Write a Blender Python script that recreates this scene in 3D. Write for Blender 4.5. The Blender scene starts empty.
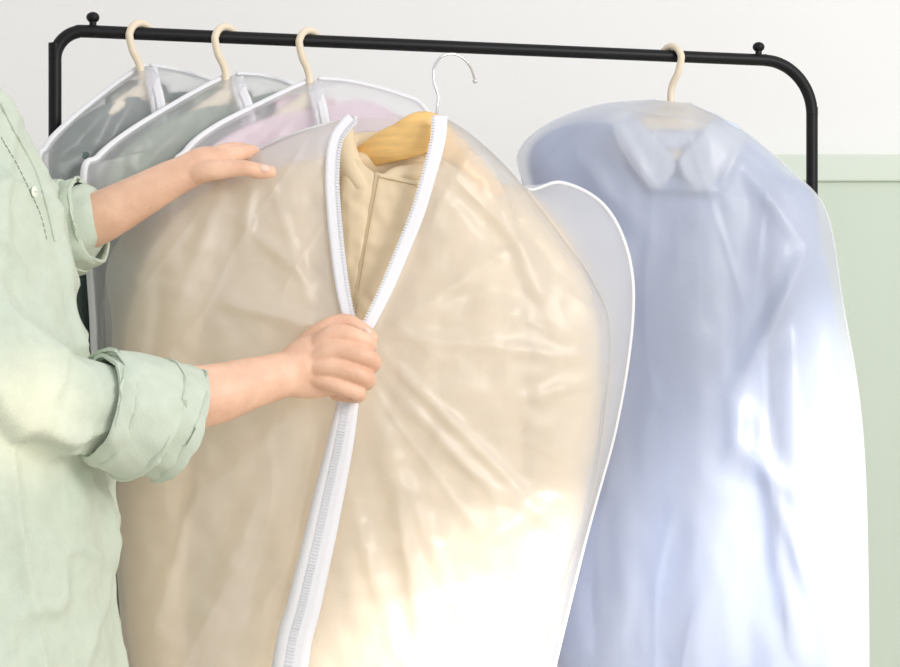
import bpy, bmesh, math, random
from mathutils import Vector, noise, Matrix
from mathutils.bvhtree import BVHTree
random.seed(4)
F=2000.0; CX=450.0; CY=333.5; CAMY=-2.5; CAMZ=1.14
def W(px,py,d):
    return Vector(((px-CX)*d/F, CAMY+d, CAMZ-(py-CY)*d/F))
sc=bpy.context.scene
sc.view_settings.view_transform='Standard'
# ---------------- materials
def newmat(n):
    m=bpy.data.materials.new(n); m.use_nodes=True
    nt=m.node_tree; nt.nodes.clear()
    o=nt.nodes.new('ShaderNodeOutputMaterial')
    return m,nt,o
def pmat(n,col,rough=.7,var=.06,vscale=8,bump=0,bscale=200,metal=0,sheen=0,sss=0,stretch=(1,1,1),col2=None,spec=.5):
    m,nt,o=newmat(n)
    b=nt.nodes.new('ShaderNodeBsdfPrincipled')
    b.inputs['Roughness'].default_value=rough; b.inputs['Metallic'].default_value=metal
    b.inputs['Specular IOR Level'].default_value=spec
    if sheen: b.inputs['Sheen Weight'].default_value=sheen
    if sss:
        b.inputs['Subsurface Weight'].default_value=sss
        b.inputs['Subsurface Radius'].default_value=(.02,.008,.004)
        b.inputs['Subsurface Scale'].default_value=.5
    tc=nt.nodes.new('ShaderNodeTexCoord'); mp=nt.nodes.new('ShaderNodeMapping')
    mp.inputs['Scale'].default_value=stretch
    nt.links.new(tc.outputs['Object'],mp.inputs['Vector'])
    nz=nt.nodes.new('ShaderNodeTexNoise'); nz.inputs['Scale'].default_value=vscale; nz.inputs['Detail'].default_value=4
    nt.links.new(mp.outputs[0],nz.inputs['Vector'])
    r=nt.nodes.new('ShaderNodeValToRGB')
    c1=[max(0,c*(1-var)) for c in col]; c2=[min(1,c*(1+var)) for c in (col2 or col)]
    r.color_ramp.elements[0].position=.3; r.color_ramp.elements[1].position=.7
    r.color_ramp.elements[0].color=(*c1,1); r.color_ramp.elements[1].color=(*c2,1)
    nt.links.new(nz.outputs['Fac'],r.inputs['Fac']); nt.links.new(r.outputs['Color'],b.inputs['Base Color'])
    if bump:
        n2=nt.nodes.new('ShaderNodeTexNoise'); n2.inputs['Scale'].default_value=bscale; n2.inputs['Detail'].default_value=3
        nt.links.new(mp.outputs[0],n2.inputs['Vector'])
        bp=nt.nodes.new('ShaderNodeBump'); bp.inputs['Strength'].default_value=bump; bp.inputs['Distance'].default_value=.004
        nt.links.new(n2.outputs['Fac'],bp.inputs['Height']); nt.links.new(bp.outputs[0],b.inputs['Normal'])
    nt.links.new(b.outputs[0],o.inputs['Surface'])
    return m
def film(n,fac,col,gloss=.035,rough=.38,bump=.14,blur=.5,rrough=.66):
    m,nt,o=newmat(n)
    N=nt.nodes.new
    tr=N('ShaderNodeBsdfTransparent'); tr.inputs[0].default_value=(1,1,1,1)
    rf=N('ShaderNodeBsdfRefraction'); rf.inputs['Roughness'].default_value=rrough; rf.inputs['IOR'].default_value=1.22; rf.inputs[0].default_value=(1,1,1,1)
    m0=N('ShaderNodeMixShader'); m0.inputs[0].default_value=blur
    nt.links.new(tr.outputs[0],m0.inputs[1]); nt.links.new(rf.outputs[0],m0.inputs[2])
    df=N('ShaderNodeBsdfDiffuse'); df.inputs[0].default_value=(*col,1)
    tl=N('ShaderNodeBsdfTranslucent'); tl.inputs[0].default_value=(*col,1)
    gl=N('ShaderNodeBsdfGlossy'); gl.inputs['Roughness'].default_value=rough; gl.inputs[0].default_value=(1,1,1,1)
    m1=N('ShaderNodeMixShader'); m1.inputs[0].default_value=.35
    nt.links.new(df.outputs[0],m1.inputs[1]); nt.links.new(tl.outputs[0],m1.inputs[2])
    tc=N('ShaderNodeTexCoord'); nz=N('ShaderNodeTexNoise'); nz.inputs['Scale'].default_value=7; nz.inputs['Detail'].default_value=3
    nt.links.new(tc.outputs['Object'],nz.inputs['Vector'])
    mr=N('ShaderNodeMapRange'); mr.inputs['From Min'].default_value=.3; mr.inputs['From Max'].default_value=.7
    mr.inputs['To Min'].default_value=fac*.88; mr.inputs['To Max'].default_value=fac*1.12
    nt.links.new(nz.outputs['Fac'],mr.inputs['Value'])
    m2=N('ShaderNodeMixShader'); nt.links.new(mr.outputs[0],m2.inputs[0])
    nt.links.new(m0.outputs[0],m2.inputs[1]); nt.links.new(m1.outputs[0],m2.inputs[2])
    m3=N('ShaderNodeMixShader'); m3.inputs[0].default_value=gloss
    nt.links.new(m2.outputs[0],m3.inputs[1]); nt.links.new(gl.outputs[0],m3.inputs[2])
    n2=N('ShaderNodeTexNoise'); n2.inputs['Scale'].default_value=14; n2.inputs['Detail'].default_value=4; n2.inputs['Distortion'].default_value=1.0
    nt.links.new(tc.outputs['Object'],n2.inputs['Vector'])
    bp=N('ShaderNodeBump'); bp.inputs['Strength'].default_value=bump; bp.inputs['Distance'].default_value=.02
    nt.links.new(n2.outputs['Fac'],bp.inputs['Height'])
    for s in (df,tl,gl): nt.links.new(bp.outputs[0],s.inputs['Normal'])
    nt.links.new(m3.outputs[0],o.inputs['Surface'])
    return m
M_film=film('frosted_film',.38,(.96,.955,.95))
M_film_side=film('frosted_film_side',.30,(.93,.94,.96),blur=.4,rrough=.6)
M_film_back=film('frosted_film_back',.38,(.93,.95,.98),blur=0)
M_film_blue=film('frosted_film_cool',.42,(.94,.955,.99),blur=.62,rrough=.68,bump=.1)
M_film_blueback=film('frosted_film_cool_back',.55,(.93,.95,.99),blur=0)
M_seamfilm=film('welded_film_seam',.4,(.93,.95,.99),blur=0)
M_pipe=pmat('white_piping',(.82,.83,.86),.5,.02)
M_zip=pmat('white_zip_tape',(.83,.83,.87),.6,.02,bump=.2,bscale=600)
M_teeth=pmat('zip_teeth',(.76,.77,.81),.4,.02)
M_black=pmat('black_metal',(.006,.006,.007),.45,.1,spec=.25)
M_cream=pmat('cream_plastic',(.80,.70,.54),.4,.03)
M_wire=pmat('chrome_wire',(.75,.75,.76),.2,.02,metal=1)
M_wood=pmat('varnished_wood',(.84,.54,.20),.3,.10,vscale=30,stretch=(1,1,6))
M_jacket=pmat('beige_nylon',(.76,.62,.425),.7,.04,bump=.15,bscale=40,spec=.3)
M_stitch=pmat('beige_stitch',(.56,.42,.24),.8,.05)
M_dark=pmat('charcoal_wool',(.10,.14,.13),.9,.12,bump=.3)
M_sage=pmat('grey_sage_cotton',(.26,.32,.26),.9,.08,bump=.2)
M_pink=pmat('pale_pink_cotton',(.76,.60,.68),.9,.04,bump=.2)
M_blue=pmat('blue_cotton',(.37,.455,.67),.9,.05,bump=.1)
M_bluecol=pmat('pale_blue_collar_cotton',(.58,.64,.76),.9,.03)
M_linen=pmat('mint_linen',(.575,.645,.54),.9,.04,vscale=60,bump=.25,bscale=600,sheen=.1)
M_stg=pmat('green_thread',(.20,.25,.19),.9,.05)
M_button=pmat('shell_button',(.76,.82,.70),.3,.05)
M_skin=pmat('skin',(.78,.465,.32),.5,.07,vscale=28,bump=.12,bscale=260,sss=.12,col2=(.84,.545,.395))
M_nail=pmat('nail',(.88,.62,.52),.25,.02)
M_hair=pmat('brown_hair',(.07,.04,.025),.5,.3,vscale=60,stretch=(8,8,1))
M_trous=pmat('beige_trousers',(.62,.57,.48),.9,.05)
M_shoe=pmat('white_shoe',(.8,.8,.78),.6,.03)
M_eye=pmat('eye_white',(.85,.85,.85),.2,.01); M_iris=pmat('iris',(.05,.03,.02),.2,.05); M_lip=pmat('lips',(.6,.22,.2),.4,.05)
M_wall=pmat('white_plaster',(.85,.85,.84),.9,.012,vscale=2,bump=.05,bscale=90)
M_green=pmat('pale_green_paint',(.61,.69,.585),.8,.015,vscale=2)
M_green2=pmat('pale_green_trim',(.67,.74,.645),.7,.01,vscale=2)
M_floor=pmat('pale_wood_floor',(.66,.60,.50),.5,.1,vscale=5,stretch=(1,8,1))
# ---------------- helpers
def obj(name,verts,faces,mat,parent=None,smooth=True):
    me=bpy.data.meshes.new(name); me.from_pydata([tuple(v) for v in verts],[],faces); me.update()
    bm=bmesh.new(); bm.from_mesh(me); bmesh.ops.recalc_face_normals(bm,faces=bm.faces); bm.to_mesh(me); bm.free()
    if smooth:
        for p in me.polygons: p.use_smooth=True
    ob=bpy.data.objects.new(name,me); sc.collection.objects.link(ob)
    me.materials.append(mat)
    if parent: ob.parent=parent
    return ob
def empty(name):
    e=bpy.data.objects.new(name,None); sc.collection.objects.link(e); e.empty_display_size=.05; return e
def cr(pts,n):
    pts=[Vector(p) for p in pts]; m=len(pts); out=[]
    for i in range(n):
        t=i/(n-1)*(m-1); k=min(int(t),m-2); f=t-k
        p0=pts[max(k-1,0)];p1=pts[k];p2=pts[k+1];p3=pts[min(k+2,m-1)]
        out.append(.5*((2*p1)+(p2-p0)*f+(2*p0-5*p1+4*p2-p3)*f*f+(3*p1-p0-3*p2+p3)*f**3))
    return out
def crs(vals,n):
    return [p.x for p in cr([(v,0,0) for v in vals],n)]
def crease_fn(creases):
    def f(x,y):
        s=0
        for (x0,y0,x1,y1,w,a) in creases:
            dx,dy=x1-x0,y1-y0; L2=dx*dx+dy*dy
            t=((x-x0)*dx+(y-y0)*dy)/L2
            if t<-.1 or t>1.1: continue
            cx,cy=x0+t*dx,y0+t*dy
            dd=math.hypot(x-cx,y-cy)
            if dd>4*w: continue
            fade=max(0,math.sin(math.pi*min(1,max(0,(t+.1)/1.2))))
            s+=a*math.exp(-(dd/w)**2)*fade
        return s
    return f
def nz(x,y,s,seed=0): return noise.noise(Vector((x*s,y*s,seed)))
def ridge(x,y,s,seed=0):
    v=noise.noise(Vector((x*s+.8*noise.noise(Vector((x*s*.5,y*s*.5,seed+5))),y*s,seed)))
    return max(0,1-abs(v)*5)**1.5
def panel(name,L,R,mat,parent,nu=70,nv=110,prof=None,disp=None):
    """sheet stretched between two seam curves (px,py,depth)"""
    A=cr(L,nv);B=cr(R,nv);V=[];Fc=[]
    for j in range(nv):
        for i in range(nu):
            u=i/(nu-1); p=A[j].lerp(B[j],u); d=p.z
            if prof: d+=prof(u,j/(nv-1))
            if disp: d+=disp(p.x,p.y)*min(1,6*u,6*(1-u)) 
            V.append(W(p.x,p.y,d))
    for j in range(nv-1):
        for i in range(nu-1):
            a=j*nu+i; Fc.append((a,a+1,a+nu+1,a+nu))
    return obj(name,V,Fc,mat,parent)
def pillow(name,L,R,th,mat,parent,nu=50,nv=80,disp=None,power=.5):
    """closed soft volume between two side curves"""
    A=cr(L,nv);B=cr(R,nv);V=[];Fc=[];ring=2*(nu-1)
    for j in range(nv):
        for side in (-1,1):
            rng=range(nu-1) if side<0 else range(nu-1,0,-1)
            for i in rng:
                u=i/(nu-1); p=A[j].lerp(B[j],u)
                k=(1-abs(2*u-1)**2.4)**power
                d=p.z+side*th*k
                if disp and side<0: d+=disp(p.x,p.y)*k
                V.append(W(p.x,p.y,d))
    for j in range(nv-1):
        for i in range(ring):
            a=j*ring+i;b=j*ring+(i+1)%ring
            Fc.append((a,b,b+ring,a+ring))
    Fc.append(tuple(range(ring))); Fc.append(tuple((nv-1)*ring+i for i in range(ring))[::-1])
    return obj(name,V,Fc,mat,parent)
def tubegeo(path,radii,n=40,seg=16,flat=1.0,flatdir=None,wr=None,caps=True,round_caps=True):
    P=cr(path,n); Rr=crs(radii,n); V=[];Fc=[]
    T=[(P[min(i+1,n-1)]-P[max(i-1,0)]).normalized() for i in range(n)]
    if round_caps and caps:
        P2=[];R2=[];T2=[]
        for k in range(5):
            a=math.pi/2*(k+.35)/5.35
            P2.append(P[0]-T[0]*Rr[0]*math.cos(a)); R2.append(Rr[0]*math.sin(a)); T2.append(T[0])
        P2+=P;R2+=Rr;T2+=T
        for k in range(4,-1,-1):
            a=math.pi/2*(k+.35)/5.35
            P2.append(P[-1]+T[-1]*Rr[-1]*math.cos(a)); R2.append(Rr[-1]*math.sin(a)); T2.append(T[-1])
        P,Rr,T=P2,R2,T2
    m=len(P)
    ref=Vector(flatdir) if flatdir else Vector((0,0,1))
    if not flatdir and abs(T[0].dot(ref))>.9: ref=Vector((0,1,0))
    prev=None
    for i in range(m):
        t=T[i]
        r=(prev if prev is not None else ref); 
        if flatdir: r=ref
        a=(r-t*r.dot(t))
        if a.length<1e-4: a=Vector((1,0,0))-t*t.x
        a.normalize(); prev=a; b=t.cross(a)
        for k in range(seg):
            an=2*math.pi*k/seg; rr=Rr[i]
            if wr: rr*=1+wr(i/(m-1),an)
            V.append(P[i]+a*math.cos(an)*rr*flat+b*math.sin(an)*rr)
    for i in range(m-1):
        for k in range(seg):
            a0=i*seg+k;b0=i*seg+(k+1)%seg
            Fc.append((a0,b0,b0+seg,a0+seg))
    if caps:
        Fc.append(tuple(range(seg))[::-1]); Fc.append(tuple((m-1)*seg+k for k in range(seg)))
    return V,Fc
def tube(name,path,radii,mat,parent,**k):
    V,Fc=tubegeo(path,radii if isinstance(radii,(list,tuple)) else [radii]*len(path),**k)
    return obj(name,V,Fc,mat,parent)
def ellipsoid(c,r,seg=20,rg=12,rot=0):
    V=[];Fc=[];c=Vector(c)
    for i in range(rg+1):
        th=math.pi*(i+.02)/(rg+.04)
        for k in range(seg):
            ph=2*math.pi*k/seg
            v=Vector((r[0]*math.sin(th)*math.cos(ph),r[1]*math.sin(th)*math.sin(ph),r[2]*math.cos(th)))
            if rot: v=Matrix.Rotation(rot,3,'Y')@v
            V.append(c+v)
    for i in range(rg):
        for k in range(seg):
            a=i*seg+k;b=i*seg+(k+1)%seg; Fc.append((a,b,b+seg,a+seg))
    Fc.append(tuple(range(seg))); Fc.append(tuple(rg*seg+k for k in range(seg)))
    return V,Fc
def union(name,geos,mat,parent,vox,smooth=4,fac=.5,disp=None,pydisp=None):
    V=[];Fc=[]
    for v,f in geos:
        o=len(V); V+=v; Fc+=[tuple(i+o for i in q) for q in f]
    ob=obj(name,V,Fc,mat,parent)
    m=ob.modifiers.new('merge','REMESH'); m.mode='VOXEL'; m.voxel_size=vox; m.use_smooth_shade=True
    s=ob.modifiers.new('soften','SMOOTH'); s.iterations=smooth; s.factor=fac
    if disp:
        for (sz,st,ty) in disp:
            tx=bpy.data.textures.new(name+'_tx','CLOUDS'); tx.noise_scale=sz; tx.noise_depth=1
            d=ob.modifiers.new('wrinkle','DISPLACE'); d.texture=tx; d.strength=st; d.mid_level=.5; d.texture_coords='GLOBAL'
    dg=bpy.context.evaluated_depsgraph_get(); dg.update()
    me=bpy.data.meshes.new_from_object(ob.evaluated_get(dg)); ob.modifiers.clear(); ob.data=me
    if pydisp:
        ns=[v.normal.copy() for v in me.vertices]
        for v,n_ in zip(me.vertices,ns): v.co=v.co+n_*pydisp(v.co)
        me.update()
    for p in me.polygons: p.use_smooth=True
    if not me.materials: me.materials.append(mat)
    return ob
def ribbon(name,path,widths,mat,parent,th=.0015,n=80,doff=0):
    P=cr(path,n);Wd=crs(widths,n);V=[];Fc=[];m=5
    for i in range(n):
        t=P[min(i+1,n-1)]-P[max(i-1,0)]; nn=Vector((-t.y,t.x)); nn.normalize()
        for k in range(m):
            s=(k/(m-1)-.5)*Wd[i]
            V.append(W(P[i].x-nn.x*s,P[i].y-nn.y*s,P[i].z+doff))
    for i in range(n-1):
        for k in range(m-1):
            a=i*m+k; Fc.append((a,a+1,a+m+1,a+m))
    ob=obj(name,V,Fc,mat,parent)
    s=ob.modifiers.new('thick','SOLIDIFY'); s.thickness=th; s.offset=0
    return ob
def zipteeth(name,path,width,mat,parent,pitch=.0032,h=.0018):
    P=cr(path,600); Wp=[W(*p) for p in P]; V=[];Fc=[]; acc=0
    for i in range(1,600):
        acc+=(Wp[i]-Wp[i-1]).length
        if acc>=pitch:
            acc=0
            t=P[i]-P[i-1]; nn=Vector((-t.y,t.x)); nn.normalize()
            wv=W(P[i].x+nn.x,P[i].y+nn.y,P[i].z)-Wp[i]; wv=wv.normalized()*width/2
            tv=(Wp[i]-Wp[i-1]).normalized()*pitch*.32; dv=Vector((0,-h,0)); o=len(V)
            for a in (-1,1):
                for b in (-1,1):
                    for c in (0,1): V.append(Wp[i]+wv*a+tv*b+dv*c)
            for f in [(0,1,3,2),(4,6,7,5),(0,4,5,1),(2,3,7,6),(0,2,6,4),(1,5,7,3)]: Fc.append(tuple(o+q for q in f))
    return obj(name,V,Fc,mat,parent,smooth=False)
def box(name,c,s,mat,parent=None):
    V=[(c[0]+x*s[0]/2,c[1]+y*s[1]/2,c[2]+z*s[2]/2) for x in(-1,1) for y in(-1,1) for z in(-1,1)]
    Fc=[(0,1,3,2),(4,6,7,5),(0,4,5,1),(2,3,7,6),(0,2,6,4),(1,5,7,3)]
    ob=obj(name,V,Fc,mat,parent,smooth=False)
    b=ob.modifiers.new('bev','BEVEL'); b.width=min(.003,min(s)*.2); b.segments=2
    return ob
# ---------------- room
box('floor',(0,-.9,-.02),(6,4.0,.04),M_floor)
box('wall_back',(0,.86,1.35),(6,.1,2.7),M_wall)
DW=3.25
xg=(715-CX)*DW/F
zt=CAMZ-(153-CY)*DW/F
g=empty('wall_panel')
box('panel',((xg+3)/2,.795,(zt+.0)/2),(3-xg,.03,zt-.002),M_green,g)
box('trim_rail',((xg+3)/2,.785,zt-.022),(3-xg,.03,.044),M_green2,g)
box('baseboard_back',((-3+xg)/2,.80,.05),(3+xg,.02,.1),M_wall)
# ---------------- rack
ra=empty('clothes_rack')
dL,dR=2.45,2.74
ZB=W(0,30,dL).z
XL=W(55,0,dL).x; XR=W(812,0,dR).x; YL=CAMY+dL; YR=CAMY+dR
dirv=Vector((XR-XL,YR-YL,0)); LEN=dirv.length; dirv.normalize()
O=Vector((XL,YL,0))
def rp(s,z): 
    v=O+dirv*s; v.z=z; return v
rL,rR=.036,.072
path=[rp(0,.05),rp(0,.5),rp(0,1.0),rp(0,ZB-rL-.02)]
for k in range(7):
    a=math.pi/2*k/6; path.append(rp(rL-rL*math.cos(a),ZB-rL+rL*math.sin(a)))
for s in (.1,.3,.5,.7,LEN-rR-.02): path.append(rp(s,ZB))
for k in range(7):
    a=math.pi/2*k/6; path.append(rp(LEN-rR+rR*math.sin(a),ZB-rR+rR*math.cos(a)))
path+=[rp(LEN,ZB-rR-.03),rp(LEN,1.0),rp(LEN,.5),rp(LEN,.05)]
tube('frame_tube',path,.0080,M_black,ra,n=420,seg=20,flatdir=(-dirv.y,dirv.x,0))
nrm=Vector((-dirv.y,dirv.x,0))
for i,s in enumerate((.046,LEN-.080)):
    b=rp(s,ZB+.007)
    tube('knob_stem_%d'%i,[b,b+Vector((0,0,.004)),b+Vector((0,0,.008))],.0045,M_black,ra,n=6)
    V,Fc=ellipsoid(b+Vector((0,0,.0105)),(.0082,.0082,.0068)); obj('knob_%d'%i,V,Fc,M_black,ra)
for i,s in enumerate((0,LEN)):
    a=rp(s,.05); 
    tube('foot_%d'%i,[a-nrm*.2,a,a+nrm*.2],.011,M_black,ra,n=10)
    for j,q in enumerate((-1,1)):
        c=a+nrm*.19*q; c.z=.022
        V,Fc=ellipsoid(c,(.012,.022,.022)); obj('caster_%d_%d'%(i,j),V,Fc,M_black,ra)
tube('lower_bar',[rp(0,.12),rp(LEN/2,.12),rp(LEN,.12)],.008,M_black,ra,n=10)
def bar_at(px):
    best=None
    for i in range(1001):
        p=rp(LEN*i/1000,ZB); q=CX+p.x*F/(p.y-CAMY)
        if best is None or abs(q-px)<best[0]: best=(abs(q-px),p)
    return best[1]
# ---------------- hangers (plastic)
def hanger(px,side,planedir,stem=.062,nm='clothes_hanger'):
    e=empty(nm); c=bar_at(px); R=.0185
    h=Vector((side*.66,-.75,0)).normalized()
    cz=c.z+.0085+.0045-R
    c=Vector((c.x,c.y,cz))
    pts=[]
    for k in range(9):
        a=math.radians(165-165*k/8)
        pts.append(c+h*R*math.cos(a)+Vector((0,0,R*math.sin(a))))
    pts+= [c+h*R*.72+Vector((0,0,-.017)),c+h*R*.25+Vector((0,0,-.030)),c+Vector((0,0,-.044)),c+Vector((0,0,-stem-.01))]
    tube('hook',pts,[.0035]+[.0048]*(len(pts)-1),M_cream,e,n=60,seg=14)
    nk=c+Vector((0,0,-stem-.010)); pd=Vector(planedir).normalized()
    arm=[]
    for t in (-1,-.75,-.45,-.2,0,.2,.45,.75,1):
        arm.append(nk+pd*t*.085+Vector((0,0,-.050*abs(t)**1.2)))
    tube('shoulder_bar',arm,[.006,.0085,.010,.011,.013,.011,.010,.0085,.006],M_cream,e,n=50,seg=14)
    lo=[arm[0]]+[nk+pd*t*.075+Vector((0,0,-.075)) for t in (-.9,-.4,0,.4,.9)]+[arm[-1]]
    tube('trouser_bar',lo,.004,M_cream,e,n=40,seg=10)
    return e,nk
# ---------------- side garment bags
def sidebag(idx,px,L,R,d0,s,film_m,gar_m,zipx,gtop,gdL,gdR):
    b=empty('garment_bag')
    dep=lambda x:d0+(x-px)*s
    l=[(x,y,dep(x)) for x,y in L]; r=[(x,y,dep(x)) for x,y in R]
    cs=crease_fn([(px,L[0][1]+20,px-70,L[0][1]+150,8,-.007),(px+10,L[0][1]+20,px+60,L[0][1]+130,8,-.007),(px-20,L[0][1]+30,px-90,L[0][1]+100,7,-.006)])
    ds=lambda x,y:cs(x,y)+.010*nz(x,y*.5,.02,idx*9)+.003*nz(x,y,.06,idx*5)
    panel('front_film',l,r,film_m,b,prof=lambda u,t:-.045*(max(0,1-abs(2*u-1)**2.2))**.6*min(1,t*6+.15),disp=ds)
    panel('back_film',l,r,M_film_back,b,nu=30,nv=60,prof=lambda u,t:.035*(max(0,1-abs(2*u-1)**2.2))**.6*min(1,t*6+.15),disp=ds)
    tube('piping_a',[W(*p) for p in cr(l,90)],.0050,M_pipe,b,n=180,seg=10)
    tube('piping_b',[W(*p) for p in cr(r,90)],.0036,M_pipe,b,n=180,seg=10)
    zp=[(x,y,dep(x)-.052*min(1,k*.5+.25)) for k,(x,y) in enumerate(zipx)]
    ribbon('zip_tape',zp,[15]*len(zp),M_zip,b,th=.002)
    ribbon('zip_teeth',[(x,y,d-.0015) for x,y,d in zp],[2.6]*len(zp),M_teeth,b,th=.002)
    g=empty(gar_m[1]); gm=gar_m[0]
    gl=[(x,y,dep(x)) for x,y in gdL]; gr=[(x,y,dep(x)) for x,y in gdR]
    pillow('body',gl,gr,.028,gm,g,disp=lambda x,y:.010*nz(x,y*.4,.03,idx))
    cx,cy=gtop
    ring=[]
    for k in range(17):
        a=2*math.pi*k/16
        ring.append(W(cx+26*math.cos(a),cy+7*math.sin(a)+(6 if math.sin(a)>0 else -3),dep(cx+26*math.cos(a))-.016*math.sin(a)))
    tube('collar',ring,.007,gm,g,n=60,seg=10,flat=1.8,flatdir=(0,0,1))
    for k,(sd,q) in enumerate(((0,gl),(1,gr))):
        sg=1 if sd==0 else -1
        x0,y0,_=q[2]
        pth=[W(x0+sg*12,y0+22,dep(x0)-.002),W(x0+sg*4,y0+90,dep(x0)-.008),W(x0+sg*6,y0+220,dep(x0)-.008),W(x0+sg*10,y0+420,dep(x0)-.006)]
        tube('sleeve_%d'%k,pth,[.022,.026,.026,.024],gm,g,n=50,seg=20,flat=.7,flatdir=(0,1,0),wr=lambda t,a:.10*noise.noise(Vector((t*9,a,idx))))
B1L=[(143,66),(112,88),(70,122),(46,148),(40,175),(52,330),(60,560),(62,880)]
B1R=[(152,66),(180,71),(215,82),(242,100),(258,140),(262,330),(262,560),(262,880)]
pd=(.75,.66,0)
e,_=hanger(141,-1,pd)
sidebag(1,141,B1L,B1R,2.495,.0011,M_film_side,(M_dark,'charcoal_coat'),[(150,68),(153,84),(157,100),(160,130),(163,200),(165,400),(165,870)],(137,100),
  [(120,98),(90,112),(62,136),(56,165),(62,210),(70,330),(76,560),(80,800)],[(150,96),(185,92),(215,104),(230,125),(236,200),(240,330),(240,560),(240,800)])
B2L=[(228,76),(190,96),(130,132),(98,158),(84,182),(94,330),(100,560),(104,880)]
B2R=[(238,74),(268,77),(305,90),(332,110),(345,150),(345,330),(345,560),(345,880)]
e,_=hanger(226,-1,pd)
sidebag(2,226,B2L,B2R,2.52,.0011,M_film_side,(M_sage,'sage_grey_shirt'),[(236,78),(240,92),(246,108),(250,140),(252,200),(254,400),(254,870)],(222,106),
  [(205,106),(165,122),(122,150),(106,178),(108,220),(112,330),(118,560),(120,800)],[(240,104),(275,92),(300,104),(318,128),(322,200),(322,330),(322,560),(322,800)])
B3L=[(308,82),(270,100),(215,128),(186,152),(174,182),(180,330),(186,560),(190,880)]
B3R=[(320,79),(352,82),(398,94),(424,108),(438,150),(438,330),(438,560),(438,880)]
e,_=hanger(310,-1,pd)
sidebag(3,310,B3L,B3R,2.55,.0011,M_film_side,(M_pink,'pale_pink_blouse'),[(314,84),(317,98),(321,114),(324,140),(326,200),(328,400),(328,870)],(305,114),
  [(290,112),(250,124),(212,146),(196,172),(196,220),(200,330),(204,560),(206,800)],[(322,110),(355,100),(388,110),(408,130),(412,200),(412,330),(412,560),(412,800)])
# ---------------- blue shirt bag
e,_=hanger(671,1,(.97,-.22,0))
bb=empty('garment_bag')
dep=lambda x:2.675-(x-671)*.00028
L=[(655,100),(600,105),(548,124),(519,152),(524,190),(548,320),(545,560),(540,900)]
R=[(690,103),(742,130),(792,172),(826,212),(842,300),(862,430),(868,620),(868,900)]
l=[(x,y,dep(x)) for x,y in L]; r=[(x,y,dep(x)) for x,y in R]
cs=crease_fn([(620,130,650,185,7,-.008),(650,188,720,190,7,-.006),(722,185,742,140,7,-.006),(815,240,742,380,10,-.020),(742,380,735,470,14,-.014),
 (735,440,800,500,12,-.012),(600,200,580,520,22,-.008),(690,230,700,640,26,-.008),(640,260,640,660,20,.007),(790,300,800,640,14,-.012),(760,420,790,640,10,-.01),(830,300,845,560,9,-.01),
 (560,140,640,230,10,-.006),(740,160,800,240,9,-.006),(770,480,830,640,9,-.01),(700,100,790,190,6,-.005),(590,115,530,180,7,-.005),(650,200,590,330,9,-.004)])
ds=lambda x,y:cs(x,y)+.012*nz(x,y*.25,.018,31)+.003*nz(x,y*.5,.05,32)-.0015*ridge(x,y*.35,.014,77)
panel('front_film',l,r,M_film_blue,bb,nu=150,nv=260,prof=lambda u,t:-.085*(max(0,1-abs(2*u-1)**2.4))**.6*min(1,t*6+.15),disp=ds)
panel('back_film',l,r,M_film_blueback,bb,nu=40,nv=60,prof=lambda u,t:.045*(max(0,1-abs(2*u-1)**2.4))**.6*min(1,t*6+.15))
tube('seam_a',[W(*p) for p in cr(l,90)],.0014,M_seamfilm,bb,n=180,seg=8)
tube('seam_b',[W(*p) for p in cr(r,90)],.0014,M_seamfilm,bb,n=180,seg=8)
g=empty('blue_shirt')
gl=[(x,y,dep(x)) for x,y in [(625,128),(588,122),(548,134),(530,160),(543,215),(562,330),(562,560),(560,760)]]
gr=[(x,y,dep(x)) for x,y in [(725,132),(752,146),(786,178),(808,215),(812,260),(816,360),(822,560),(822,760)]]
pillow('body',gl,gr,.034,M_blue,g,nu=70,nv=110,disp=lambda x,y:.010*nz(x,y*.25,.02,3))
for k,pp in enumerate(([(562,175),(560,300),(570,470),(574,640)],[(786,205),(800,330),(808,470),(812,640)])):
    tube('sleeve_%d'%k,[W(x,y,dep(x)-.012) for x,y in pp],[.034,.046,.046,.040],M_blue,g,n=60,seg=24,flat=.55,flatdir=(0,1,0),wr=lambda t,a:.12*noise.noise(Vector((t*8,a*1.2,3))))
ring=[]
for k in range(21):
    a=2*math.pi*k/20
    ring.append(W(675+46*math.cos(a),130+12*math.sin(a),dep(675)-.034*math.sin(a)))
tube('collar_stand',ring,.009,M_bluecol,g,n=80,seg=12,flat=1.5,flatdir=(0,0,1))
D=dep(675)
pillow('neck_lining',[(632,118,D-.02),(636,133,D-.026),(652,150,D-.032),(672,160,D-.036)],[(722,118,D-.02),(716,134,D-.026),(700,150,D-.032),(680,161,D-.036)],.004,M_cream,g,nu=24,nv=24)
pillow('collar_leaf_a',[(613,122,D-.034),(616,140,D-.042),(626,158,D-.046),(650,188,D-.048)],[(636,116,D-.034),(652,134,D-.044),(676,162,D-.048),(664,190,D-.048)],.004,M_bluecol,g,nu=24,nv=24)
pillow('collar_leaf_b',[(714,118,D-.034),(700,136,D-.044),(679,162,D-.048),(694,191,D-.048)],[(738,124,D-.034),(742,142,D-.042),(734,162,D-.046),(708,190,D-.048)],.004,M_bluecol,g,nu=24,nv=24)
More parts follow.
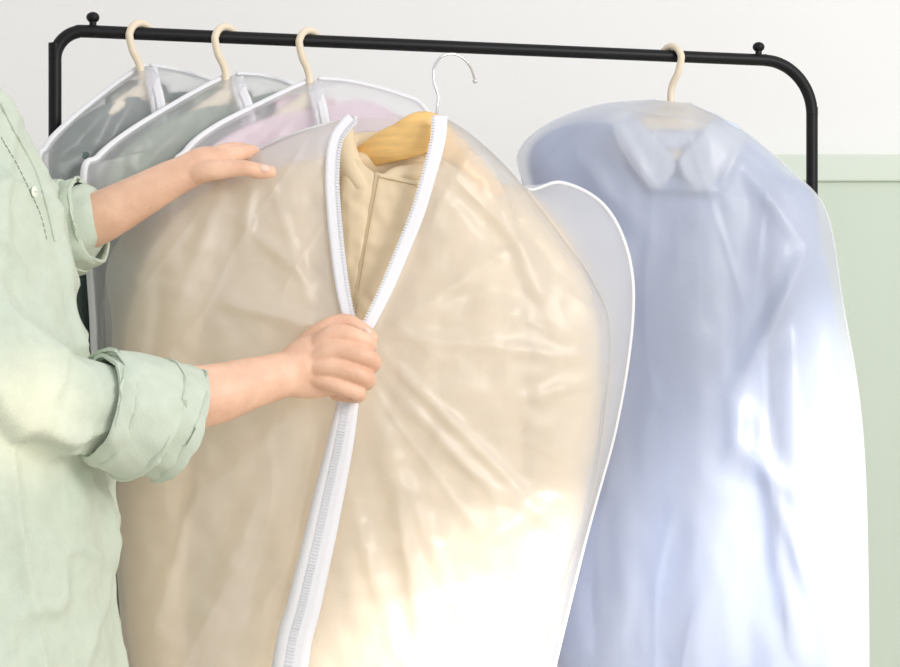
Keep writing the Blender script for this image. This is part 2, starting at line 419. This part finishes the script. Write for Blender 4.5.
# ---------------- main garment bag with beige jacket
mb=empty('garment_bag')
OL=[(350,116,2.31),(300,134,2.31),(250,156,2.31),(180,190,2.31),(128,228,2.31),(106,270,2.31),(112,330,2.305),(108,430,2.305),(116,560,2.305),(126,700,2.305),(130,860,2.31)]
ZL=[(352,118,2.275),(336,140,2.27),(332,175,2.262),(334,215,2.256),(338,255,2.25),(343,292,2.24),(350,325,2.23),(347,390,2.225),(328,480,2.235),(303,590,2.24),(272,860,2.25)]
ZR=[(440,116,2.275),(438,140,2.27),(430,172,2.262),(418,212,2.256),(402,252,2.25),(386,290,2.24),(368,327,2.23),(352,390,2.225),(333,480,2.235),(308,590,2.24),(277,860,2.25)]
OR=[(442,116,2.31),(468,132,2.31),(500,160,2.31),(528,192,2.31),(560,234,2.31),(592,280,2.308),(610,330,2.305),(604,420,2.305),(588,510,2.305),(556,610,2.305),(490,860,2.305)]
csL=crease_fn([(338,330,215,300,9,-.009),(338,345,190,400,12,-.009),(335,370,180,520,14,-.010),(330,300,230,210,8,-.006),(300,420,200,640,16,-.012),(280,450,240,660,12,.01),
 (255,165,240,260,7,-.006),(225,180,180,300,9,-.007),(320,420,285,600,7,-.006),(160,260,150,420,10,.008),(205,460,150,640,9,-.008),(270,180,310,300,7,-.005)])
csR=crease_fn([(374,345,560,530,7,-.0065),(390,385,500,500,7,-.0055),(372,332,600,360,8,-.005),(365,380,430,640,12,-.008),(380,420,470,640,9,-.006),(375,340,520,240,9,-.006),
 (430,440,570,540,8,-.005),(420,240,470,150,8,-.006),(450,560,560,500,12,-.008),(400,600,520,570,12,.009),(480,170,560,330,11,-.006),(520,400,600,380,7,-.0045),
 (440,180,520,260,8,.005),(395,470,420,650,8,-.0055),(500,590,560,540,7,-.005),(345,480,400,660,9,-.007)])
dsL=lambda x,y:csL(x,y)+.008*nz(x,y*.5,.015,11)+.003*nz(x,y,.05,12)-.002*ridge(x+y*.5,y*.5,.014,70)
dsR=lambda x,y:csR(x,y)+.008*nz(x,y*.6,.015,21)+.003*nz(x,y,.05,22)-.002*ridge(x-y*.6,y*.45,.014,71)
q=lambda u:(1-(1-u)**2.6)**.6-u
panel('front_film_a',OL,ZL,M_film,mb,nu=150,nv=300,prof=lambda u,t:-.065*q(u)*min(1,t*5+.1),disp=dsL)
panel('front_film_b',ZR,OR,M_film,mb,nu=160,nv=340,prof=lambda u,t:-.065*q(1-u)*min(1,t*5+.1),disp=dsR)
PL=[(356,118,2.33),(300,132,2.35),(250,154,2.39),(180,188,2.40),(126,232,2.40),(106,285,2.40),(103,350,2.40),(108,430,2.40),(118,560,2.40),(128,700,2.40),(132,860,2.40)]
PR=[(440,116,2.33),(470,135,2.35),(502,166,2.38),(528,190,2.39),(562,183,2.40),(604,206,2.40),(628,255,2.40),(632,320,2.40),(616,425,2.40),(580,560,2.40),(508,860,2.40)]
panel('back_film',PL,PR,M_film_back,mb,nu=60,nv=150,prof=lambda u,t:.03*math.sin(math.pi*u),disp=lambda x,y:.008*nz(x,y,.02,41))
panel('gusset_film',OR,PR,M_film_side,mb,nu=14,nv=150,disp=lambda x,y:.004*nz(x,y,.05,44))
panel('gusset_film_b',OL,PL,M_film_side,mb,nu=10,nv=150)
tube('piping_r',[W(*p) for p in cr(PR,120)][36:],.0026,M_pipe,mb,n=200,seg=8)
tube('piping_l',[W(*p) for p in cr(PL,120)],.0022,M_pipe,mb,n=200,seg=8)
ribbon('zip_tape_a',[(x,y,d-.004) for x,y,d in ZL[:7]],[14,14,14,14,14,13,11],M_zip,mb,th=.003)
ribbon('zip_tape_b',[(x,y,d-.004) for x,y,d in ZR[:7]],[15,15,14,14,14,13,11],M_zip,mb,th=.003)
zipteeth('zip_teeth_a',[(x+6,y,d-.0055) for x,y,d in ZL[:7]],.0036,M_teeth,mb)
zipteeth('zip_teeth_b',[(x-6.5,y,d-.0055) for x,y,d in ZR[:7]],.0036,M_teeth,mb)
Zc=[(358,328,2.215),(350,390,2.212),(341,440,2.214),(330,490,2.22),(318,545,2.224),(304,605,2.226),(290,667,2.228),(270,860,2.235)]
ribbon('zip_tape_lower',Zc,[14,20,26,30,32,34,36,38],M_zip,mb,th=.0025,n=160)
zipteeth('zip_teeth_lower',[(x-1,y,d-.0013) for x,y,d in Zc],.0085,M_teeth,mb,h=.0014)
# jacket
jk=empty('beige_puffer_jacket')
def quilt(x,y):
    s=abs(math.sin((y+x*.12)*math.pi/62)); return -.008*(s**.5)+.006*nz(x,y,.03,6)+.006
JL=[(352,150,2.345),(300,162,2.345),(245,178,2.35),(205,205,2.35),(196,260,2.35),(190,340,2.35),(178,440,2.35),(172,560,2.35),(172,700,2.35),(176,800,2.35)]
JR=[(420,150,2.345),(455,158,2.345),(492,178,2.35),(525,215,2.35),(545,270,2.35),(548,340,2.35),(545,440,2.35),(530,560,2.35),(500,700,2.35),(480,800,2.35)]
pillow('body',JL,JR,.034,M_jacket,jk,nu=110,nv=180,disp=quilt)
def pwr(per,seed):
    return lambda t,a:.05*abs(math.sin(t*math.pi*per))**.5-.03+.06*noise.noise(Vector((t*10,math.cos(a)*1.3,seed)))
tube('sleeve_l',[W(222,216,2.352),W(182,275,2.352),(W(162,380,2.352)),W(158,520,2.352),W(166,690,2.352)],[.036,.046,.048,.046,.036],M_jacket,jk,n=120,seg=36,flat=.66,flatdir=(0,1,0),wr=pwr(9,1))
tube('sleeve_r',[W(508,214,2.352),W(548,285,2.352),(W(560,385,2.352)),W(542,510,2.352),W(500,660,2.352)],[.036,.046,.048,.046,.036],M_jacket,jk,n=120,seg=36,flat=.66,flatdir=(0,1,0),wr=pwr(9,2))
tube('collar_back',[W(352,150,2.335),W(375,148,2.372),W(400,148,2.374),W(428,150,2.34)],[.015]*4,M_jacket,jk,n=40,seg=20,flat=1.3,flatdir=(0,0,1))
tube('collar_l',[W(347,132,2.325),W(346,150,2.308),W(351,168,2.298),W(362,186,2.292)],[.008,.013,.015,.012],M_jacket,jk,n=30,seg=20)
tube('collar_r',[W(430,168,2.33),W(416,173,2.306),W(398,176,2.294),W(384,183,2.288)],[.010,.011,.011,.009],M_jacket,jk,n=30,seg=20)
def flap(name,l_,r_,th):
    ob=panel(name,l_,r_,M_jacket,jk,nu=20,nv=70,prof=lambda u,t:-.006*(max(0,1-abs(2*u-1)**3))**.5,disp=lambda x,y:.003*nz(x,y,.08,3))
    m=ob.modifiers.new('s','SOLIDIFY'); m.thickness=th
    return ob
flap('placket_l',[(345,150,2.295),(340,190,2.29),(341,240,2.285),(345,300,2.28),(346,360,2.28)],[(378,176,2.288),(374,200,2.284),(366,240,2.28),(358,300,2.275),(352,360,2.275)],.006)
PLa=[(374,172,2.285),(366,215,2.281),(359,255,2.277),(352,300,2.272),(349,350,2.272)]
PRa=[(420,181,2.285),(420,215,2.281),(414,255,2.277),(392,300,2.272),(370,350,2.272)]
flap('placket_r',PLa,PRa,.004)
for off in (5,):
    tube('stitch_%d'%off,[W(x+off,y+off*.6,d-.0052) for x,y,d in PLa],.0006,M_stitch,jk,n=60,seg=6)
    tube('stitch_top_%d'%off,[W(374+off,172+off,2.2795),W(398,176+off,2.277),W(420,181+off,2.2795)],.0006,M_stitch,jk,n=30,seg=6)
# wooden hanger with wire hook
wh=empty('wooden_hanger')
tube('wood_shoulders',[W(300,204,2.34),W(350,168,2.33),W(378,150,2.308),W(402,141,2.298),W(425,132,2.294),W(446,142,2.312),W(468,160,2.325),W(505,200,2.34)],
     [.010,.012,.0180,.0220,.0240,.018,.013,.009],M_wood,wh,n=70,seg=24,flat=.36,flatdir=(0,1,0))
tube('wire_hook',[W(*p) for p in [(436,122,2.302),(437,110,2.300),(438,96,2.30),(434,82,2.30),(434,68,2.30),(441,57,2.30),(453,54,2.305),(464,59,2.31),(471,68,2.315),(475,80,2.32)]],.0016,M_wire,wh,n=90,seg=12)
V,Fc=ellipsoid(W(475,81,2.32),(.003,.003,.003)); obj('hook_tip',V,Fc,M_wire,wh)
# ---------------- woman
wm=empty('woman')
def ringtube(rings,th=math.radians(-18),seg=48):
    V=[];Fc=[];n=60
    Z=crs([r[0] for r in rings],n);PX=crs([r[1] for r in rings],n);A=crs([r[2] for r in rings],n);B=crs([r[3] for r in rings],n)
    for i in range(n):
        ext=math.sqrt((A[i]*math.cos(th))**2+(B[i]*math.sin(th))**2)
        cx=(PX[i]-CX)*2.1/F-ext; cy=-.4
        for k in range(seg):
            an=2*math.pi*k/seg; c,s=math.cos(an),math.sin(an)
            x=A[i]*math.copysign(abs(c)**.9,c); y=B[i]*math.copysign(abs(s)**.9,s)
            V.append(Vector((cx+x*math.cos(th)-y*math.sin(th),cy+x*math.sin(th)+y*math.cos(th),Z[i])))
    for i in range(n-1):
        for k in range(seg):
            a=i*seg+k;b=i*seg+(k+1)%seg; Fc.append((a,b,b+seg,a+seg))
    Fc.append(tuple(range(seg))[::-1]);Fc.append(tuple((n-1)*seg+k for k in range(seg)))
    return V,Fc
zz=lambda y:CAMZ-(y-CY)*2.1/F
torso=ringtube([(zz(40),-60,.065,.075),(zz(80),-22,.085,.12),(zz(120),10,.11,.18),(zz(160),25,.125,.2),(zz(200),41,.135,.205),(zz(245),54,.14,.205),(zz(300),62,.145,.2),(zz(360),76,.145,.195),
  (zz(460),93,.15,.195),(zz(560),98,.155,.2),(zz(667),106,.16,.205),(zz(740),112,.165,.21)])
sl_n=tubegeo([(-.60,-.50,1.345),(-.585,-.53,1.26),(-.51,-.51,1.15),tuple(W(28,396,2.02)),tuple(W(75,402,2.045)),tuple(W(115,410,2.065))],[.075,.080,.078,.068,.055,.048],n=60,seg=28)
sl_f=tubegeo([(-.53,-.26,1.33),(-.54,-.22,1.26),(-.53,-.2,1.2),tuple(W(40,240,2.28)),tuple(W(72,228,2.265))],[.065,.06,.056,.05,.042],n=40,seg=24)
def folds(c):
    w=Vector((c.x*9,c.y*9,c.z*3.2)); wob=noise.noise(w*.6)*1.2
    a=noise.noise(Vector((c.x*8+wob,c.y*8,c.z*2.8)))
    r1=max(0,1-abs(a)*3.4)**1.5
    b=noise.noise(Vector((c.x*8+c.z*12,c.y*10,c.z*5-c.x*6+4)))
    r2=max(0,1-abs(b)*4.0)**1.6
    return .009*r1+.006*r2+.0015*noise.noise(c*22)-.004
shirt=union('linen_shirt',[torso,sl_n,sl_f],M_linen,wm,.005,smooth=12,disp=[(.11,.020,0)],pydisp=folds)
def cuff(name,pts,rad,seed,flat=1.0,th=.004):
    V,Fc=tubegeo(pts,rad,n=50,seg=72,caps=False,wr=lambda t,a:.06*noise.noise(Vector((t*2+seed,math.cos(a)*2,math.sin(a)*2)))+.018*max(0,1-3*abs(noise.noise(Vector((t*2+seed,math.cos(a)*3+t*2,math.sin(a)*3)))))-.006)
    ob=obj(name,V,Fc,M_linen,wm); m=ob.modifiers.new('s','SOLIDIFY'); m.thickness=th; m.offset=-1
    m=ob.modifiers.new('b','BEVEL'); m.width=.0015; m.segments=2; m.limit_method='ANGLE'
    return ob
cuff('cuff_near_inner',[W(95,406,2.05),W(140,414,2.08),W(172,423,2.105),W(180,426,2.11)],[.054,.058,.062,.060],3)
cuff('cuff_near_fold',[W(98,406,2.05),W(108,408,2.058),W(140,417,2.082),W(148,420,2.088)],[.056,.0615,.066,.064],8)
cuff('cuff_near_roll',[W(96,406,2.05),W(104,408,2.055),W(116,411,2.065)],[.053,.060,.060],14)
cuff('cuff_far',[W(52,232,2.275),W(62,230,2.27),W(84,223,2.262),W(91,221,2.26)],[.044,.050,.0515,.048],5)
cuff('cuff_far_fold',[W(52,232,2.275),W(60,230,2.27),W(74,226,2.265)],[.046,.054,.053],6)
def wp(l): return [W(*p) for p in l]
G=[]
G.append(tubegeo(wp([(60,408,2.05),(130,406,2.09),(205,396,2.135),(255,382,2.165),(285,374,2.185),(305,366,2.19)]),[.040,.038,.0335,.0275,.0250,.023],n=60,seg=28))
G.append(tubegeo(wp([(290,372,2.188),(310,360,2.188),(330,355,2.190)]),[.024,.027,.026],n=14,seg=24,flat=.62,flatdir=(0,1,0)))
G.append(tubegeo(wp([(292,378,2.188),(312,376,2.188),(336,372,2.192)]),[.021,.025,.025],n=14,seg=24,flat=.62,flatdir=(0,1,0)))
G.append(tubegeo(wp([(330,350,2.195),(345,366,2.197),(345,386,2.197)]),[.015,.015,.013],n=14,seg=16))
fing=[[(315,348,2.184),(335,333,2.176),(364,341,2.178),(366,349,2.204),(346,352,2.215)],
      [(315,358,2.180),(338,350,2.170),(368,358,2.172),(370,366,2.198),(346,368,2.212)],
      [(312,368,2.180),(336,367,2.170),(364,376,2.173),(365,383,2.198),(342,384,2.212)],
      [(308,378,2.184),(330,383,2.175),(355,391,2.178),(356,396,2.200),(336,394,2.212)]]
for f_,r_ in zip(fing,(.0098,.0100,.0096,.0088)):
    G.append(tubegeo(wp(f_),[r_*1.05,r_*1.10,r_*1.00,r_*.95,r_*.85],n=36,seg=16))
G.append(tubegeo(wp([(296,358,2.196),(318,336,2.205),(341,323,2.21),(358,328,2.212),(371,338,2.21)]),[.014,.0135,.0105,.0100,.0078],n=36,seg=18))
union('right_arm_and_hand',G,M_skin,wm,.0016,smooth=3,fac=.3)
G=[]
G.append(tubegeo(wp([(45,238,2.28),(92,221,2.265),(135,199,2.258),(170,180,2.252),(192,170,2.25)]),[.031,.030,.0255,.0215,.019],n=50,seg=28))
G.append(tubegeo(wp([(185,172,2.25),(205,164,2.255),(222,162,2.262)]),[.019,.020,.016],n=14,seg=24))
G.append(tubegeo(wp([(196,172,2.243),(216,170,2.236),(242,168,2.235),(258,171,2.24),(270,172,2.244)]),[.013,.0115,.0092,.0088,.0072],n=36,seg=18))
for f_,r_ in zip([[(205,160,2.262),(226,156,2.275),(246,152,2.30),(254,154,2.335),(256,164,2.37)],
                  [(205,160,2.275),(224,152,2.295),(240,150,2.33),(247,154,2.37),(248,166,2.425)],
                  [(202,162,2.285),(218,156,2.31),(228,157,2.35),(234,164,2.40),(236,176,2.425)],
                  [(200,166,2.29),(210,164,2.32),(214,168,2.36),(218,178,2.41),(220,188,2.425)]],(.009,.0092,.0087,.0078)):
    G.append(tubegeo(wp(f_),[r_*1.08,r_*1.08,r_,r_*.95,r_*.85],n=36,seg=16))
union('left_arm_and_hand',G,M_skin,wm,.0016,smooth=3,fac=.3)
def nail(name,c,r,rot):
    V,Fc=ellipsoid(c,r,rot=rot); obj(name,V,Fc,M_nail,wm)
nail('thumb_nail_far',W(264,168.5,2.2335),(.0062,.0022,.0042),.15)
nail('thumb_nail_near',W(367,331.5,2.205),(.0060,.0036,.0040),.65)
hx,hy=-.60,-.415
G=[tubegeo([(hx-.01,hy,1.36),(hx,hy,1.43),(hx+.012,hy,1.50)],[.06,.052,.05],n=16,seg=24),
   ellipsoid((hx+.005,hy,1.575),(.092,.075,.105)),ellipsoid((hx+.035,hy-.008,1.525),(.06,.056,.062)),
   tubegeo([(hx+.088,hy-.022,1.575),(hx+.104,hy-.026,1.552),(hx+.108,hy-.028,1.54)],[.006,.009,.011],n=10,seg=12),
   ellipsoid((hx-.005,hy-.078,1.56),(.016,.006,.028)),ellipsoid((hx-.005,hy+.074,1.56),(.016,.006,.028))]
union('head',G,M_skin,wm,.004,smooth=4)
for k,s in enumerate((-1,1)):
    c=Vector((hx+.082-.004*k,hy-.018+s*.030,1.582))
    V,Fc=ellipsoid(c,(.011,.013,.009)); obj('eye_%d'%k,V,Fc,M_eye,wm)
    V,Fc=ellipsoid(c+Vector((.007,-.001,0)),(.005,.006,.006)); obj('iris_%d'%k,V,Fc,M_iris,wm)
    tube('brow_%d'%k,[c+Vector((.004,-.018,.018)),c+Vector((.009,0,.023)),c+Vector((.004,.018,.018))],.0025,M_hair,wm,n=12,seg=8)
V,Fc=ellipsoid((hx+.092,hy-.022,1.512),(.008,.022,.007)); obj('lips',V,Fc,M_lip,wm)
union('hair',[ellipsoid((hx-.022,hy,1.60),(.098,.088,.098)),tubegeo([(hx-.06,hy,1.60),(hx-.11,hy,1.52),(hx-.125,hy,1.42),(hx-.12,hy,1.30)],[.05,.045,.035,.015],n=30,seg=20)],M_hair,wm,.005,smooth=3)
hipx=-.54
G=[ellipsoid((hipx,-.4,.86),(.13,.17,.14))]
for s in (-1,1):
    G.append(tubegeo([(hipx,-.4+s*.09,.86),(hipx+.01,-.4+s*.095,.66),(hipx+.01,-.4+s*.1,.48),(hipx-.005,-.4+s*.1,.28),(hipx,-.4+s*.1,.09)],[.095,.088,.07,.062,.052],n=40,seg=24))
union('trousers',G,M_trous,wm,.008,smooth=5)
for s in (-1,1):
    V,Fc=tubegeo([(hipx-.05,-.4+s*.1,.046),(hipx+.03,-.4+s*.1,.046),(hipx+.1,-.4+s*.1,.036),(hipx+.15,-.4+s*.1,.030)],[.042,.044,.036,.026],n=20,seg=20,flat=.8,flatdir=(0,0,1))
    obj('shoe_%d'%(s+1),V,Fc,M_shoe,wm)
bvh=BVHTree.FromPolygons([v.co.copy() for v in shirt.data.vertices],[tuple(p.vertices) for p in shirt.data.polygons])
cam0=Vector((0,CAMY,CAMZ))
def onshirt(px,py,off=.0015):
    dr=(W(px,py,2)-cam0).normalized(); h=bvh.ray_cast(cam0,dr)
    return (h[0]+h[1]*(off if h[1].dot(dr)<0 else -off), h[1]) if h[0] else (None,None)
def seam(name,pts,r,dash=False):
    P=cr([(x,y,0) for x,y in pts],60); Q=[onshirt(p.x,p.y,.0008)[0] for p in P]; Q=[v for v in Q if v]
    if len(Q)<6: return
    if dash:
        V=[];Fc=[]
        for i in range(0,len(Q)-3,3):
            v,f=tubegeo([Q[i],Q[i+1],Q[i+2]],[r]*3,n=4,seg=6); o=len(V); V+=v; Fc+=[tuple(a+o for a in q_) for q_ in f]
        obj(name,V,Fc,M_stg,wm)
    else: tube(name,Q,r,M_linen,wm,n=80,seg=8)
seam('placket_stitch',[(1,138),(14,160),(28,188),(40,215),(47,243)],.0004,True)
seam('placket_edge',[(1,105),(18,138),(34,168),(46,205),(54,240)],.0018)
for k,(x,y) in enumerate(((33,192),)):
    p,n_=onshirt(x,y,.002)
    if p:
        V,Fc=ellipsoid((0,0,0),(.0062,.0062,.0018)); 
        if n_.y>0: n_=-n_
        Q=n_.to_track_quat('Z','Y').to_matrix()
        obj('button_%d'%k,[p+Q@v for v in V],Fc,M_button,wm)
        for s in (-1,1):
            V,Fc=ellipsoid((s*.0015,0,.0019),(.0007,.0007,.0004),seg=8,rg=6); obj('button_hole_%d_%d'%(k,s+1),[p+Q@v for v in V],Fc,M_stg,wm)
# ---------------- lights
w=bpy.data.worlds.new('soft_daylight'); sc.world=w; w.use_nodes=True
bg=w.node_tree.nodes['Background']; bg.inputs[0].default_value=(.985,.985,1,1); bg.inputs[1].default_value=.84
def area(n,loc,tgt,sx,sy,e,col):
    l=bpy.data.lights.new(n,'AREA'); l.shape='RECTANGLE'; l.size=sx; l.size_y=sy; l.energy=e; l.color=col
    o=bpy.data.objects.new(n,l); sc.collection.objects.link(o); o.location=loc
    o.rotation_euler=(Vector(tgt)-Vector(loc)).to_track_quat('-Z','Y').to_euler()
area('window_light',(2.2,-2.4,2.2),(0,0,1.1),1.3,1.3,60,(1,.97,.93))
def spot(n,loc,tgt,ang,e,blend=.4,col=(1,.975,.94),r=.03):
    l=bpy.data.lights.new(n,'SPOT'); l.spot_size=math.radians(ang); l.spot_blend=blend; l.energy=e; l.color=col; l.shadow_soft_size=r
    o=bpy.data.objects.new(n,l); sc.collection.objects.link(o); o.location=loc
    o.rotation_euler=(Vector(tgt)-Vector(loc)).to_track_quat('-Z','Y').to_euler()
spot('sunbeam_a',(2.0,-2.3,2.0),W(515,700,2.28),8.8,760,.75)
spot('sunbeam_b',(2.0,-2.3,2.0),W(865,480,2.62),10,400,.8)
spot('sunbeam_c',(1.2,-3.2,2.0),W(12,428,2.0),2.4,200,.7,(1,.72,.50))
spot('sunbeam_d',(2.0,-2.3,2.0),W(680,720,2.62),14,380,1.0,(.96,.97,1))
# ---------------- camera
cd=bpy.data.cameras.new('camera'); cam=bpy.data.objects.new('camera',cd); sc.collection.objects.link(cam)
cam.location=(0,CAMY,CAMZ); cam.rotation_euler=(math.radians(90),0,0); cd.sensor_width=36; cd.lens=36*F/900
sc.camera=cam
